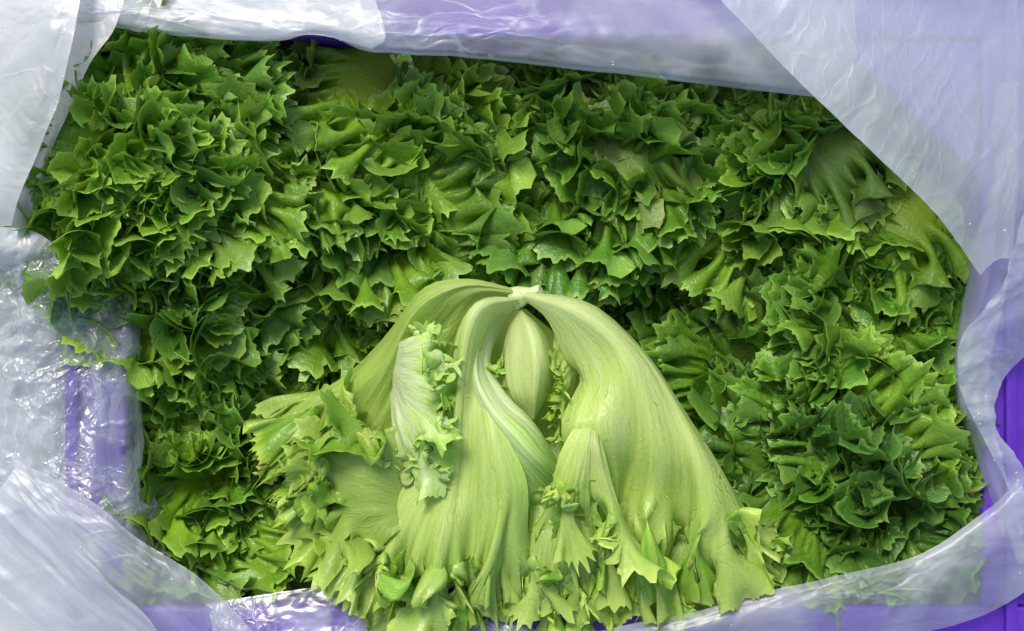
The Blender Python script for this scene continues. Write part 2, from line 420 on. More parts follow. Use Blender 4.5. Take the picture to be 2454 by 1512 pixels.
def grow(P0, v, seed, gmax=3.0, g0=0.5, gp=1.6, iters=220, hold0=0.25, hold1=0.75, bend_k=0.25, noise=0.0015, stride=1, hold_k=0.5):
    """differential growth: the sheet gets longer and longer towards its margin and buckles into ruffles"""
    r = np.random.RandomState(seed)
    P = P0.astype(np.float32).copy()
    nv, nu = P.shape[:2]
    B = P.copy()
    nl = lambda a: np.sqrt((a * a).sum(-1))
    du = np.gradient(P, axis=1); dv = np.gradient(P, axis=0)
    Nn = np.cross(du, dv); Nn /= np.maximum(nl(Nn), 1e-12)[..., None]
    V = v[:, None].astype(np.float32)
    u = np.linspace(0, 1, nu)
    h = sum(noise1(r, u, f) * k for f, k in ((nu / 7, 0.5), (nu / 12, 1.2), (nu / 20, 2.5), (nu / 32, 4.0), (nu / 60, 5.0)))
    P += Nn * (h[None] * noise * sst(0.35, 1.0, V))[..., None].astype(np.float32)
    P += (Nn * (r.uniform(-1, 1, (nv, nu)) * noise * 0.2 * sst(0.5, 1.0, V))[..., None]).astype(np.float32)
    ru0 = nl(B[:, 1:] - B[:, :-1]); rv0 = nl(B[1:] - B[:-1])
    da0 = nl(B[1:, 1:] - B[:-1, :-1]); db0 = nl(B[1:, :-1] - B[:-1, 1:])
    var = np.clip(1 + 0.55 * noise1(r, u, 8) + 0.35 * noise1(r, u, 19), 0.15, 1.7)[None, :-1]
    g = 1 + (gmax - 1) * sst(g0, 1.02, V) ** gp * var
    hold = (hold_k * (1 - sst(hold0, hold1, V)))[..., None].astype(np.float32)
    def proj(A, i0, i1, rest, k=0.5):
        a = A[i0]; b = A[i1]
        d = b - a
        l = nl(d)
        c = (d * ((l - rest) / np.maximum(l, 1e-9) * k)[..., None]).astype(np.float32)
        A[i0] += c; A[i1] -= c
    S_ = slice
    for it in range(iters):
        q = min(1.0, (it + 1) / (iters * 0.7))
        gg = 1 + (g - 1) * q
        ru = (ru0 * gg).astype(np.float32)
        mid = (ru[1:] + ru[:-1]) / 2; mid0 = (ru0[1:] + ru0[:-1]) / 2
        da = np.sqrt(np.maximum(da0 ** 2 + mid ** 2 - mid0 ** 2, 1e-12)); db = np.sqrt(np.maximum(db0 ** 2 + mid ** 2 - mid0 ** 2, 1e-12))
        for o in (0, 1):
            n = (nu - o) // 2 * 2
            proj(P, (S_(None), S_(o, o + n, 2)), (S_(None), S_(o + 1, o + n, 2)), ru[:, o:o + n:2][:, :len(range(o + 1, o + n, 2))])
            m = (nv - o) // 2 * 2
            proj(P, (S_(o, o + m, 2),), (S_(o + 1, o + m, 2),), rv0[o:o + m:2][:len(range(o + 1, o + m, 2))])
        for o in (0, 1):
            m = (nv - o) // 2 * 2
            proj(P, (S_(o, o + m, 2), S_(0, nu - 1)), (S_(o + 1, o + m, 2), S_(1, nu)), da[o:o + m:2][:m // 2], 0.14)
            proj(P, (S_(o, o + m, 2), S_(1, nu)), (S_(o + 1, o + m, 2), S_(0, nu - 1)), db[o:o + m:2][:m // 2], 0.14)
        # bending: straighten over two steps, along and across
        for k in range(1, stride + 1):
            c = (P[:, :-2 * k] + P[:, 2 * k:]) * 0.5 - P[:, k:-k]
            bk = bend_k / (k * stride) if stride > 1 else bend_k
            P[:, k:-k] += c * bk * 0.5; P[:, :-2 * k] -= c * bk * 0.25; P[:, 2 * k:] -= c * bk * 0.25
        c = (P[:-2] + P[2:]) * 0.5 - P[1:-1]
        cb = (B[:-2] + B[2:]) * 0.5 - B[1:-1]
        c = c - cb
        P[1:-1] += c * bend_k * 0.3; P[:-2] -= c * bend_k * 0.15; P[2:] -= c * bend_k * 0.15
        P += (B - P) * hold
        P += ((B - P).mean(1, keepdims=True) * 0.05).astype(np.float32)
    return P.astype(float)

def refine(P, v, fu, nv2, vs):
    """resample a grown sheet: fu times finer along the margin, new rows at vs"""
    nv, nu = P.shape[:2]
    t = np.interp(vs, v, np.arange(nv))
    A = cr(P, t / (nv - 1))
    n2 = (nu - 1) * fu + 1
    return np.swapaxes(cr(np.swapaxes(A, 0, 1), n2), 0, 1)

def add_teeth(P, vs, tl, depth_from, teeth_from=0.90):
    """cut the lobes along the leaf, then push the teeth out square to the edge"""
    t_, l_ = tl
    D = np.gradient(P, axis=0)
    D /= np.maximum(np.linalg.norm(D, axis=-1, keepdims=True), 1e-12)
    P = P + D * (l_[None] * sst(depth_from, 1.0, vs)[:, None])[..., None]
    T = np.gradient(P[-1], axis=0)
    T /= np.maximum(np.linalg.norm(T, axis=-1, keepdims=True), 1e-12)
    Dm = P[-1] - P[-4]
    M = Dm - T * (Dm * T).sum(-1, keepdims=True)
    M /= np.maximum(np.linalg.norm(M, axis=-1, keepdims=True), 1e-12)
    return P + M[None] * (t_[None] * sst(teeth_from, 1.0, vs)[:, None])[..., None]

def vsamp(nv, split=0.5):
    a = nv // 3
    t = np.linspace(0, 1, nv - a)
    return np.concatenate([np.linspace(0, split, a, endpoint=False), split + (1 - split) * (1 - (1 - t) ** 1.35)])

def frill_leaf(seed, L=0.13, spread=62, bend=60, start=-5, nu=240, nv=26, g=3.2, flare=40, flare_n=35,
               teeth=150, tooth=0.0078, lobes=44, lobe=0.0118, g0=0.42, gp=2.0, iters=300, nu1=80, g2=2.0):
    """one frilly leaf, base at the origin, growing along +Y, inner face +Z"""
    r = np.random.RandomState(seed)
    u = np.linspace(0, 1, nu1)
    v = vsamp(nv, 0.5)
    U, V = np.meshgrid(u, v)
    out = 1 + 0.07 * noise1(r, u, 6) - 0.20 * np.abs(2 * u - 1) ** 2.5
    beta = np.radians(start + bend * V ** 1.4 + (flare + flare_n * noise1(r, u, 5))[None] * sst(0.6, 1.0, V) + 10 * noise1(r, u, 3)[None] * V)
    dvv = np.gradient(v)[:, None]
    R = np.cumsum(np.cos(beta) * out[None] * dvv, 0); R -= R[:1]
    Nn = np.cumsum(-np.sin(beta) * out[None] * dvv, 0); Nn -= Nn[:1]
    R += 0.05
    th = (U - 0.5) * 2 * np.radians(spread) * (0.35 + 0.65 * sst(-0.35, 0.55, V))
    cup = 0.12 * (2 * U - 1) ** 2 * V
    # large folds
    fold = 0.05 * noise1(r, u, 5)[None] * sst(0.2, 0.9, V)
    P = np.stack([R * np.sin(th), R * np.cos(th) - 0.05, Nn + cup + fold], -1) * L
    P = grow(P, v, seed, g, g0, gp, iters, bend_k=0.5, noise=0.0020)
    P = refine(P, v, 2, nv, v)
    P = grow(P, v, seed + 1, g2, 0.76, 1.3, 140, bend_k=0.5, noise=0.0004, hold0=0.5, hold1=0.9)
    vs = vsamp(nv + 6, 0.6)
    P = refine(P, v, 3, nv, vs)
    u2 = np.linspace(0, 1, P.shape[1])
    P = add_teeth(P, vs, outline(r, u2, teeth, tooth, lobes, lobe), 0.80)
    U, V = np.meshgrid(u2, vs)
    rib = np.exp(-((2 * U - 1) / 0.10) ** 2) * (1 - V) ** 1.5
    P[..., 2] -= rib * 0.03 * L
    return grid_mesh('leaf', P, np.stack([U, V], -1))

def ray_leaf(rays, seed=0, nu=80, nv=34, g=3.0, g0=0.55, gp=1.8, iters=300, g2=2.1, teeth=60, tooth=0.009, lobes=10, lobe=0.018,
             cut0=0.72, pleat=0.0005, npl=14, origin=(0, 0, 0), hold1=0.88, fu=3, bend_k=0.5, noise=0.0015, stride=1, fold=0.0, nfold=6, vmax=1.0, s2=0.80):
    """a leaf laid out by rays from its base to its margin; every ray = list of (px,py,z)"""
    r = np.random.RandomState(seed)
    C = np.array([[at(*p) for p in ray] for ray in rays], float)
    v = vsamp(nv, 0.55)
    A = cr(C, nu)
    P = cr(np.swapaxes(A, 0, 1), v)
    if fold:
        ua = np.linspace(0, 1, nu); Va = v[:, None]
        du = np.gradient(P, axis=1); dv_ = np.gradient(P, axis=0)
        Nf = np.cross(du, dv_); Nf /= np.maximum(np.linalg.norm(Nf, axis=-1, keepdims=True), 1e-12)
        fw = noise1(r, ua, nfold)[None] + 0.5 * noise1(r, ua, nfold * 2.3)[None] * sst(0.4, 0.8, Va)
        P = P + Nf * (fold * fw * sst(0.12, 0.55, Va))[..., None]
    if iters: P = grow(P, v, seed, g, g0, gp, iters, hold0=0.35, hold1=hold1, noise=noise, bend_k=bend_k, hold_k=0.35, stride=stride)
    if iters:
        P = refine(P, v, 4, nv, v)
        P = grow(P, v, seed + 1, g2, s2, 1.3, 160, bend_k=0.5, noise=0.0005, hold0=0.5, hold1=0.95)
    vs = vsamp(nv + 12, 0.6)
    P = refine(P, v, fu, nv, vs)
    u2 = np.linspace(0, 1, P.shape[1])
    P = add_teeth(P, vs, outline(r, u2, teeth, tooth, lobes, lobe), cut0)
    U, V = np.meshgrid(u2, vs)
    du = np.gradient(P, axis=1); dv_ = np.gradient(P, axis=0)
    Nn = np.cross(du, dv_); Nn /= np.maximum(np.linalg.norm(Nn, axis=-1, keepdims=True), 1e-12)
    n1 = pleat * (noise1(r, u2, npl)[None] * sst(0.1, 0.5, V) + perlin(U * npl * 0.8, V * 4, seed) * sst(0.05, 0.4, V) * 1.5)
    P = P + Nn * n1[..., None]
    return grid_mesh('leaf', P - np.array(origin), np.stack([U, V * vmax], -1))

# leaf kinds shared by the green heads
KIND = {'big': [], 'mid': [], 'small': []}
for i in range(4):
    KIND['big'].append(frill_leaf(100 + i, bend=70, g=3.4, nu1=130))
for i in range(4):
    KIND['mid'].append(frill_leaf(200 + i, spread=54, bend=45, g=4.2, nu1=165))
for i in range(3):
    KIND['small'].append(frill_leaf(300 + i, spread=58, bend=20, g=4.8, nu1=165))
for k in KIND:
    for me in KIND[k]: me.materials.append(M_DARK)

GROUP = 'green frilly lettuces packed in the bag'
def head(px, py, zb, lean, label, n=34, L=0.13, tmin=4, tmax=72, mat=M_DARK, mat2=None, seed=0, power=0.6, jit=0.015):
    """a head of lettuce whose base is at (px,py,zb); lean = (dx, dy) slope of its axis in the picture's directions"""
    r = random.Random(seed)
    base = Vector(at(px, py, zb))
    e = empty('frilly_lettuce', base, label, 'lettuce', GROUP)
    ax = Vector((lean[0], -lean[1], 1.0)).normalized()
    q = ax.to_track_quat('Z', 'Y')
    n_ = int(n * 1.2)
    for i in range(n_):
        t = (i + 0.5) / n_
        phi = i * 2.399963 + r.uniform(-0.5, 0.5)
        tilt = math.radians(tmin + (tmax - tmin) * t ** power + r.uniform(-12, 12))
        key = 'small' if t < 0.3 else ('mid' if t < 0.65 else 'big')
        m = mat2 if (mat2 and r.random() < 0.4) else mat
        me = r.choice(KIND[key])
        o = bpy.data.objects.new('leaf', me)
        COL.objects.link(o)
        if m is not M_DARK:
            o.material_slots[0].link = 'OBJECT'; o.material_slots[0].material = m
        o.parent = e
        l = L / 0.13 * (0.73 + 0.22 * t) * r.uniform(0.84, 1.12)
        # leaf grows along +Y, inner face +Z: turn it to stand (inner face to the axis), tilt outwards, turn about the axis
        stand = Matrix.Rotation(math.pi / 2, 4, 'X')           # +Y -> +Z, +Z -> -Y
        off = Vector((r.gauss(0, jit), r.gauss(0, jit), r.gauss(0, jit * 0.5)))
        tw = Matrix.Rotation(r.gauss(0, 0.32), 4, 'Y') @ Matrix.Rotation(r.gauss(0, 0.2), 4, 'Z')
        for k in range(9):          # keep the leaf inside the crate, or lying over its rim
            R_ = q.to_matrix().to_4x4() @ Matrix.Rotation(phi, 4, 'Z') @ Matrix.Rotation(-tilt, 4, 'X') @ stand @ tw
            tip = base + off + R_ @ Vector((0, 0.145 * l, 0))
            if (tip.z > 0.004 or CX0 + 0.004 < tip.x) and tip.x < CX1 - 0.012 and CY0 + 0.008 < tip.y < CY1 + 0.004: break
            tilt *= 0.8
            if k > 4: l *= 0.88
        o.matrix_local = Matrix.Translation(off) @ R_ @ Matrix.Diagonal((l, l, l, 1))
    return e

HEADS = {}
HEADS['back_left'] = head(440, 270, -0.075, (-0.22, -0.05), 'green frilly lettuce at the top left, half under the folded edge of the bag', n=26, L=0.120, seed=1, tmax=64)
HEADS['left'] = head(370, 440, -0.048, (-0.32, 0.02), 'bright green frilly lettuce farthest left, spilling over the rim of the bag', n=46, L=0.108, seed=2, mat=M_MID, mat2=M_DARK, tmax=72)
HEADS['centre'] = head(880, 470, -0.112, (0.0, 0.15), 'green frilly lettuce with large smooth leaves right above the pale lettuce', n=42, L=0.128, seed=3, mat=M_DARK, mat2=M_MID, tmax=74)
HEADS['top'] = head(1420, 400, -0.125, (0.05, 0.0), 'curly green lettuce below the middle of the upper bag fold', n=42, L=0.125, seed=4, tmax=72, mat=M_DARK, mat2=M_MID)
HEADS['topright'] = head(1930, 390, -0.125, (0.15, 0.05), 'green lettuce whose leaves run under the big milky flap of the bag', n=42, L=0.130, seed=5, tmax=70, mat=M_MID, mat2=M_DARK)
HEADS['hollow'] = head(1620, 680, -0.185, (0.0, 0.0), 'tightly curled green lettuce, coloured darker for shade, sunk in the hollow right of the pale stem', n=34, L=0.120, seed=6, tmax=62, mat=M_FINE, mat2=M_DARK)  # shade of the hollow put into the darker leaf colour
HEADS['right'] = head(2075, 760, -0.110, (0.12, 0.0), 'green lettuce against the right side of the bag, under the tip of the milky flap', n=40, L=0.114, seed=7, tmax=56)
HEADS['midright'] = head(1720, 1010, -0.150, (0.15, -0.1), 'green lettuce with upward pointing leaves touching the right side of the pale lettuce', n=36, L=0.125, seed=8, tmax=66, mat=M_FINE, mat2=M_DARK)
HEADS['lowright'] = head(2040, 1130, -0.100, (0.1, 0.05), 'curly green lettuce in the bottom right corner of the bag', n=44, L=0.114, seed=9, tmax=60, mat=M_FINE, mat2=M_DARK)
HEADS['lowleft'] = head(500, 1110, -0.105, (0.0, 0.05), 'curly green lettuce in the bottom left of the bag beside purple crate wall', n=38, L=0.118, seed=10, tmax=68, mat=M_MID, mat2=M_DARK)
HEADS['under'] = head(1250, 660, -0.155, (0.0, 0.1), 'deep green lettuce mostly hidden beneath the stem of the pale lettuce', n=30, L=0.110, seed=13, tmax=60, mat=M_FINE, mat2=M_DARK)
HEADS['side'] = head(440, 700, -0.085, (-0.15, 0.15), 'green frilly lettuce touching the crumpled clear film on the left', n=30, L=0.118, seed=12, tmax=66, mat=M_MID, mat2=M_DARK)
HEADS['midleft'] = head(790, 730, -0.140, (-0.05, 0.1), 'green lettuce left of the pale stem, above a dark gap', n=34, L=0.120, seed=11, tmax=64, mat=M_MID, mat2=M_DARK)

def feature(hd, px, py, z, deg, tilt, scale, key='big', k=0, mat=None, label=None, roll=0):
    """a large leaf of head hd lying open on top: base at px,py, growing towards deg (0 = right, 90 = up in the picture)"""
    e = HEADS[hd]
    o = bpy.data.objects.new('leaf', KIND[key][k])
    COL.objects.link(o)
    o.parent = e
    if mat:
        o.material_slots[0].link = 'OBJECT'; o.material_slots[0].material = mat
    if label: o['label'] = label
    z -= 0.060; tilt += 34
    k_ = 0.05
    M = Matrix.Rotation(math.radians(deg - 90), 4, 'Z') @ Matrix.Rotation(math.radians(tilt), 4, 'X') @ Matrix.Rotation(math.radians(roll), 4, 'Y')
    o.matrix_local = Matrix.Translation(Vector(at(px, py, z)) - e.location) @ M @ Matrix.Diagonal((scale, scale, scale, 1))
feature('centre', 990, 220, -.010, 205, 25, .75, 'big', 0, M_MID)
feature('centre', 900, 250, -.012, 245, 10, .85, 'big', 1, M_MID)
feature('centre', 700, 330, -.020, 280, 20, .80, 'mid', 2, M_MID)
feature('left', 420, 230, -.012, 170, 20, .75, 'big', 2, M_MID)
feature('left', 500, 420, -.010, 255, 15, .70, 'mid', 1, M_MID)
feature('back_left', 480, 120, -.010, 10, -10, .6, 'big', 3, M_DULL, 'dull pale underside of an outer leaf', 160)
feature('back_left', 640, 110, -.012, 330, -10, .6, 'big', 1, M_DULL, None, 170)
feature('top', 1400, 250, -.014, 310, 0, .75, 'big', 2, M_DULL, 'dull wilted outer leaf')
feature('topright', 1880, 260, -.010, 300, 10, .75, 'big', 0, M_DULL, 'veined dull leaf beside the flap')
feature('right', 2060, 420, -.004, 290, 5, .75, 'big', 0, M_MID, 'bright ribbed leaf hanging down')
feature('lowright', 1960, 1080, -.020, 35, 30, .80, 'mid', 1, M_MID)
feature('lowleft', 740, 1250, -.022, 215, 5, .72, 'big', 2, M_DULL, 'open veined leaf at the bottom')

feature('left', 330, 300, .048, 188, -8, .56, 'mid', 1, M_MID)
feature('left', 330, 430, .046, 178, -10, .56, 'big', 2, None)
feature('left', 335, 545, .044, 200, -10, .52, 'mid', 3, M_MID)
feature('left', 300, 370, .052, 170, -4, .50, 'small', 1, None)
feature('back_left', 370, 190, .048, 165, -8, .52, 'mid', 0, None)
feature('back_left', 400, 130, .046, 175, -8, .50, 'big', 1, M_MID)

# ------------------------------------------------------------------ the pale lettuce
pale = empty('pale_lettuce', at(1245, 705, 0.0), 'pale green lettuce lying on the others with its cut stem up, leaves fanned out downward', 'lettuce')
PO = at(1245, 705, 0.0)
def pleaf(rays, mat=M_PALE, label=None, **kw):
    return link('leaf', ray_leaf(rays, origin=PO, **kw), mat, pale, label=label)

# left outer leaf, arching out from the stem
pleaf([[(1225, 690, .012), (1120, 668, .016), (1010, 690, .010), (925, 800, .000), (840, 890, -.010), (740, 960, -.010), (650, 1030, -.012)],
       [(1225, 692, .012), (1110, 676, .020), (1000, 725, .018), (920, 850, .010), (830, 940, .004), (740, 1020, .000), (645, 1080, -.008)],
       [(1228, 695, .012), (1110, 686, .022), (1000, 745, .022), (930, 880, .014), (860, 990, .002), (770, 1080, .000), (665, 1150, -.008)],
       [(1228, 697, .012), (1110, 692, .020), (1020, 770, .016), (960, 890, .008), (890, 1020, .004), (790, 1150, .004), (700, 1230, -.006)],
       [(1230, 700, .012), (1130, 704, .018), (1050, 790, .008), (985, 920, .004), (910, 1060, .002), (840, 1220, .002), (760, 1310, -.008)],
       [(1232, 704, .012), (1150, 715, .012), (1080, 810, .004), (1010, 950, .000), (950, 1100, .000), (890, 1280, .000), (830, 1390, -.012)],
       [(1234, 707, .010), (1170, 728, .008), (1110, 830, -.002), (1040, 980, -.004), (990, 1140, -.004), (940, 1300, -.004), (900, 1430, -.014)]],
      seed=21, s2=.76, g2=2.6, lobes=20, lobe=.009, tooth=.0085, teeth=182, nu=84, g=3.8, g0=.5, mat=M_LIME, label='greener outer leaf arching to the left')
# broad middle left leaf with its rib
pleaf([[(1236, 712, .014), (1150, 718, .020), (1100, 790, .018), (1080, 920, .006), (1050, 1060, .006), (940, 1200, .008), (880, 1330, .000), (860, 1400, -.01)],
       [(1238, 714, .014), (1145, 722, .026), (1100, 800, .027), (1083, 950, .020), (1060, 1100, .014), (990, 1240, .018), (945, 1380, .008), (935, 1450, -.004)],
       [(1238, 716, .015), (1152, 730, .030), (1112, 815, .032), (1094, 970, .027), (1078, 1120, .020), (1040, 1270, .024), (1010, 1400, .014), (985, 1480, -.002)],
       [(1240, 718, .015), (1165, 740, .028), (1128, 830, .028), (1112, 985, .024), (1110, 1130, .018), (1090, 1280, .024), (1080, 1400, .014), (1070, 1490, -.004)],
       [(1242, 721, .014), (1180, 752, .018), (1150, 845, .014), (1145, 960, .024), (1150, 1110, .030), (1140, 1270, .020), (1130, 1390, .014), (1140, 1480, -.004)],
       [(1243, 724, .012), (1190, 765, .006), (1160, 860, .006), (1160, 940, .024), (1185, 1060, .037), (1205, 1200, .035), (1180, 1360, .020), (1180, 1470, -.002)],
       [(1244, 728, .010), (1205, 775, .000), (1172, 870, .002), (1178, 940, .020), (1212, 1040, .036), (1262, 1160, .036), (1250, 1310, .020), (1220, 1440, -.004)]],
      seed=122, s2=.84, g2=3.0, fold=.0022, nfold=5, lobes=17, lobe=0.036, tooth=.0085, teeth=125, nu=60, g=3.0, g0=0.60, hold1=.92, cut0=0.74,
      label='broad pale leaf with a thick rib')
# right outer leaf
pleaf([[(1250, 715, .014), (1310, 765, .014), (1355, 860, .010), (1390, 910, .006), (1345, 1010, .022), (1370, 1130, .014), (1400, 1250, .004), (1400, 1390, -.006)],
       [(1252, 713, .015), (1325, 755, .022), (1390, 850, .020), (1410, 930, .022), (1385, 1020, .036), (1420, 1150, .022), (1440, 1280, .012), (1450, 1430, -.004)],
       [(1254, 710, .016), (1345, 748, .027), (1440, 840, .028), (1465, 930, .034), (1460, 1040, .036), (1475, 1150, .018), (1470, 1260, .004), (1490, 1430, -.006)],
       [(1255, 708, .016), (1360, 743, .030), (1475, 835, .034), (1510, 940, .036), (1520, 1060, .026), (1500, 1160, .006), (1490, 1270, .004), (1540, 1450, -.004)],
       [(1256, 706, .016), (1380, 738, .031), (1505, 838, .034), (1550, 950, .036), (1570, 1070, .034), (1560, 1180, .022), (1550, 1300, .020), (1590, 1460, -.004)],
       [(1258, 704, .016), (1395, 733, .029), (1522, 840, .031), (1590, 965, .032), (1630, 1090, .030), (1635, 1200, .014), (1630, 1310, .006), (1645, 1410, -.006)],
       [(1259, 702, .015), (1403, 729, .026), (1535, 842, .025), (1620, 975, .028), (1675, 1100, .032), (1690, 1220, .030), (1680, 1320, .022), (1705, 1400, -.002)],
       [(1260, 700, .014), (1412, 726, .018), (1547, 846, .014), (1642, 988, .018), (1725, 1125, .022), (1760, 1230, .022), (1765, 1300, .014), (1790, 1365, .000)],
       [(1262, 699, .010), (1416, 727, .008), (1552, 852, -.004), (1652, 1002, -.002), (1740, 1140, .002), (1790, 1220, .002), (1820, 1280, .002), (1840, 1320, -.006)]],
      seed=23, s2=.84, g2=3.0, fold=.0015, nfold=8, lobes=22, lobe=0.036, tooth=.0085, teeth=154, nu=84, g=3.0, g0=0.60, hold1=.92, cut0=0.74,
      label='large pale outer leaf sweeping to the right')
# folded inner leaf crossing the hollow
pleaf([[(1215, 735, .004), (1185, 800, .002), (1175, 880, .008), (1215, 950, .018), (1265, 1000, .022), (1295, 1040, .020), (1330, 1100, .010)],
       [(1212, 735, .006), (1165, 805, .010), (1150, 890, .018), (1195, 975, .030), (1255, 1030, .036), (1295, 1080, .034), (1338, 1125, .018)],
       [(1208, 735, .008), (1150, 810, .016), (1138, 900, .024), (1172, 985, .032), (1225, 1055, .038), (1275, 1110, .036), (1325, 1160, .018)],
       [(1205, 735, .008), (1135, 815, .018), (1125, 920, .020), (1150, 1020, .022), (1195, 1090, .026), (1240, 1160, .024), (1290, 1230, .010)],
       [(1202, 735, .006), (1125, 820, .014), (1110, 940, .014), (1130, 1050, .012), (1160, 1140, .012), (1200, 1230, .012), (1260, 1320, -.002)]],
      seed=24, iters=0, nu=220, tooth=.0015, lobe=.001, pleat=.0003, teeth=40, vmax=.5, fold=.0012, nfold=5,
      label='folded inner leaf crossing the hollow')
# leaf closing the hollow from below
pleaf([[(1225, 740, -.004), (1160, 850, -.010), (1130, 980, -.016), (1150, 1120, -.014), (1190, 1260, -.012), (1200, 1380, -.014)],
       [(1240, 740, -.006), (1230, 860, -.020), (1230, 1000, -.026), (1240, 1140, -.018), (1270, 1280, -.010), (1280, 1400, -.014)],
       [(1250, 740, -.006), (1300, 860, -.022), (1330, 1000, -.028), (1340, 1140, -.018), (1360, 1280, -.010), (1380, 1410, -.014)],
       [(1260, 740, -.004), (1380, 850, -.010), (1420, 980, -.012), (1440, 1120, -.010), (1470, 1260, -.008), (1500, 1400, -.014)]],
      seed=33, mat=M_LIME, teeth=64)
# small heart leaf
pleaf([[(1238, 740, .000), (1212, 800, .002), (1200, 880, .004), (1210, 950, .006), (1250, 990, .004)],
       [(1240, 740, .002), (1222, 800, .010), (1215, 880, .014), (1230, 950, .014), (1262, 996, .008)],
       [(1243, 740, .004), (1245, 795, .016), (1248, 870, .020), (1256, 940, .018), (1272, 1000, .009)],
       [(1246, 740, .005), (1268, 790, .022), (1285, 865, .028), (1285, 935, .024), (1278, 1001, .010)],
       [(1248, 740, .004), (1288, 790, .018), (1308, 860, .022), (1304, 930, .016), (1282, 998, .008)],
       [(1249, 742, .002), (1298, 790, .006), (1322, 860, .006), (1316, 935, .004), (1288, 990, .002)]],
      seed=25, pleat=.0003, teeth=12, nu=140, nv=50, tooth=.001, lobe=.0005, iters=0, vmax=.36, fold=.001, nfold=5,
      label='small closed heart leaf')
# frills inside the hollow
pleaf([[(1215, 800, -.004), (1205, 840, .008), (1200, 870, .012)],
       [(1210, 850, -.004), (1195, 880, .008), (1180, 900, .012)],
       [(1210, 900, -.004), (1195, 920, .008), (1180, 945, .012)],
       [(1225, 930, -.004), (1215, 960, .008), (1205, 985, .010)]],
      seed=41, nu=50, nv=20, g=2.6, g0=.3, lobes=6, lobe=.006, tooth=.006, teeth=30, noise=.0006, label='tiny frill beside the heart leaf')
pleaf([[(1330, 790, -.004), (1325, 830, .008), (1330, 860, .014)],
       [(1370, 840, -.004), (1350, 870, .008), (1335, 900, .014)],
       [(1380, 900, -.004), (1360, 920, .010), (1335, 940, .014)],
       [(1370, 960, -.010), (1350, 970, .006), (1330, 990, .008)],
       [(1370, 1010, -.014), (1350, 1030, .000), (1325, 1060, .004)]],
      seed=42, nu=60, nv=20, g=2.6, g0=.3, lobes=8, lobe=.007, tooth=.006, teeth=40, noise=.0006, label='thin frill inside the hollow')
# bright frilled piece between the two left leaves: grows to the right
pleaf([[(940, 830, .008), (965, 815, .022), (1000, 800, .028), (1030, 790, .026)],
       [(938, 850, .008), (975, 845, .026), (1020, 840, .032), (1060, 840, .028)],
       [(938, 870, .008), (980, 885, .028), (1030, 900, .034), (1085, 905, .030)],
       [(938, 890, .008), (975, 930, .028), (1030, 960, .034), (1080, 975, .028)],
       [(940, 910, .008), (970, 980, .026), (1010, 1030, .032), (1055, 1060, .026)],
       [(940, 930, .008), (955, 1010, .024), (985, 1070, .028), (1030, 1125, .020)],
       [(935, 945, .006), (940, 1020, .018), (955, 1080, .022), (965, 1130, .016)]],
      seed=26, nu=46, g=2.5, g0=.45, lobes=9, lobe=.016, tooth=.008, teeth=80, vmax=.62,
      label='yellow-green frilled inner leaf')
pleaf([[(1420, 980, .010), (1380, 1020, .030), (1345, 1080, .034), (1325, 1150, .030), (1305, 1220, .018)],
       [(1422, 980, .010), (1400, 1030, .036), (1375, 1100, .040), (1355, 1190, .036), (1340, 1280, .020)],
       [(1424, 980, .010), (1412, 1040, .040), (1400, 1110, .042), (1385, 1190, .034), (1385, 1270, .020)],
       [(1426, 980, .010), (1420, 1045, .040), (1420, 1120, .040), (1430, 1200, .034), (1440, 1290, .022)],
       [(1428, 980, .010), (1430, 1050, .040), (1445, 1130, .040), (1470, 1220, .036), (1480, 1330, .024)],
       [(1430, 980, .010), (1440, 1055, .034), (1462, 1140, .036), (1495, 1250, .032), (1535, 1400, .008)]],
      seed=27, nu=34, g=2.6, g0=.55, hold1=.84, lobes=5, lobe=0.036, tooth=.009, teeth=70,
      label='narrow inner leaf hanging over the middle')
pleaf([[(1290, 1080, -.040), (1265, 1160, .000), (1270, 1240, .014), (1250, 1330, .012), (1235, 1410, .000)],
       [(1310, 1080, -.040), (1300, 1170, .004), (1310, 1250, .022), (1300, 1350, .018), (1290, 1450, -.002)],
       [(1330, 1080, -.040), (1335, 1170, .004), (1350, 1250, .020), (1355, 1360, .018), (1360, 1490, -.004)],
       [(1350, 1080, -.040), (1370, 1170, .002), (1390, 1250, .018), (1400, 1360, .014), (1420, 1480, -.004)],
       [(1370, 1080, -.040), (1400, 1170, -.002), (1430, 1260, .010), (1460, 1360, .006), (1490, 1450, -.006)]],
      seed=128, s2=.84, g2=3.0, nu=34, g=2.8, g0=.6, lobes=12, lobe=0.030, tooth=.0085, teeth=117,
      label='lower leaf with finger-like lobes')
pleaf([[(1010, 1180, .000), (975, 1090, .018), (950, 1030, .022), (930, 995, .020)],
       [(1010, 1190, .000), (930, 1100, .022), (860, 1045, .022), (800, 1010, .018)],
       [(1010, 1200, .000), (900, 1135, .022), (810, 1095, .020), (740, 1070, .014)],
       [(1010, 1210, .000), (900, 1180, .020), (815, 1170, .018), (745, 1175, .010)],
       [(1010, 1225, .000), (920, 1230, .018), (850, 1250, .014), (790, 1285, .008)],
       [(1010, 1240, .000), (950, 1275, .016), (905, 1320, .010), (870, 1375, .004)]],
      seed=29, s2=.84, g2=3.0, lobes=16, lobe=0.022, tooth=.0085, teeth=140, g=3.6, nu=52, g0=.5, mat=M_LIME, label='light frilled leaf on the left side')
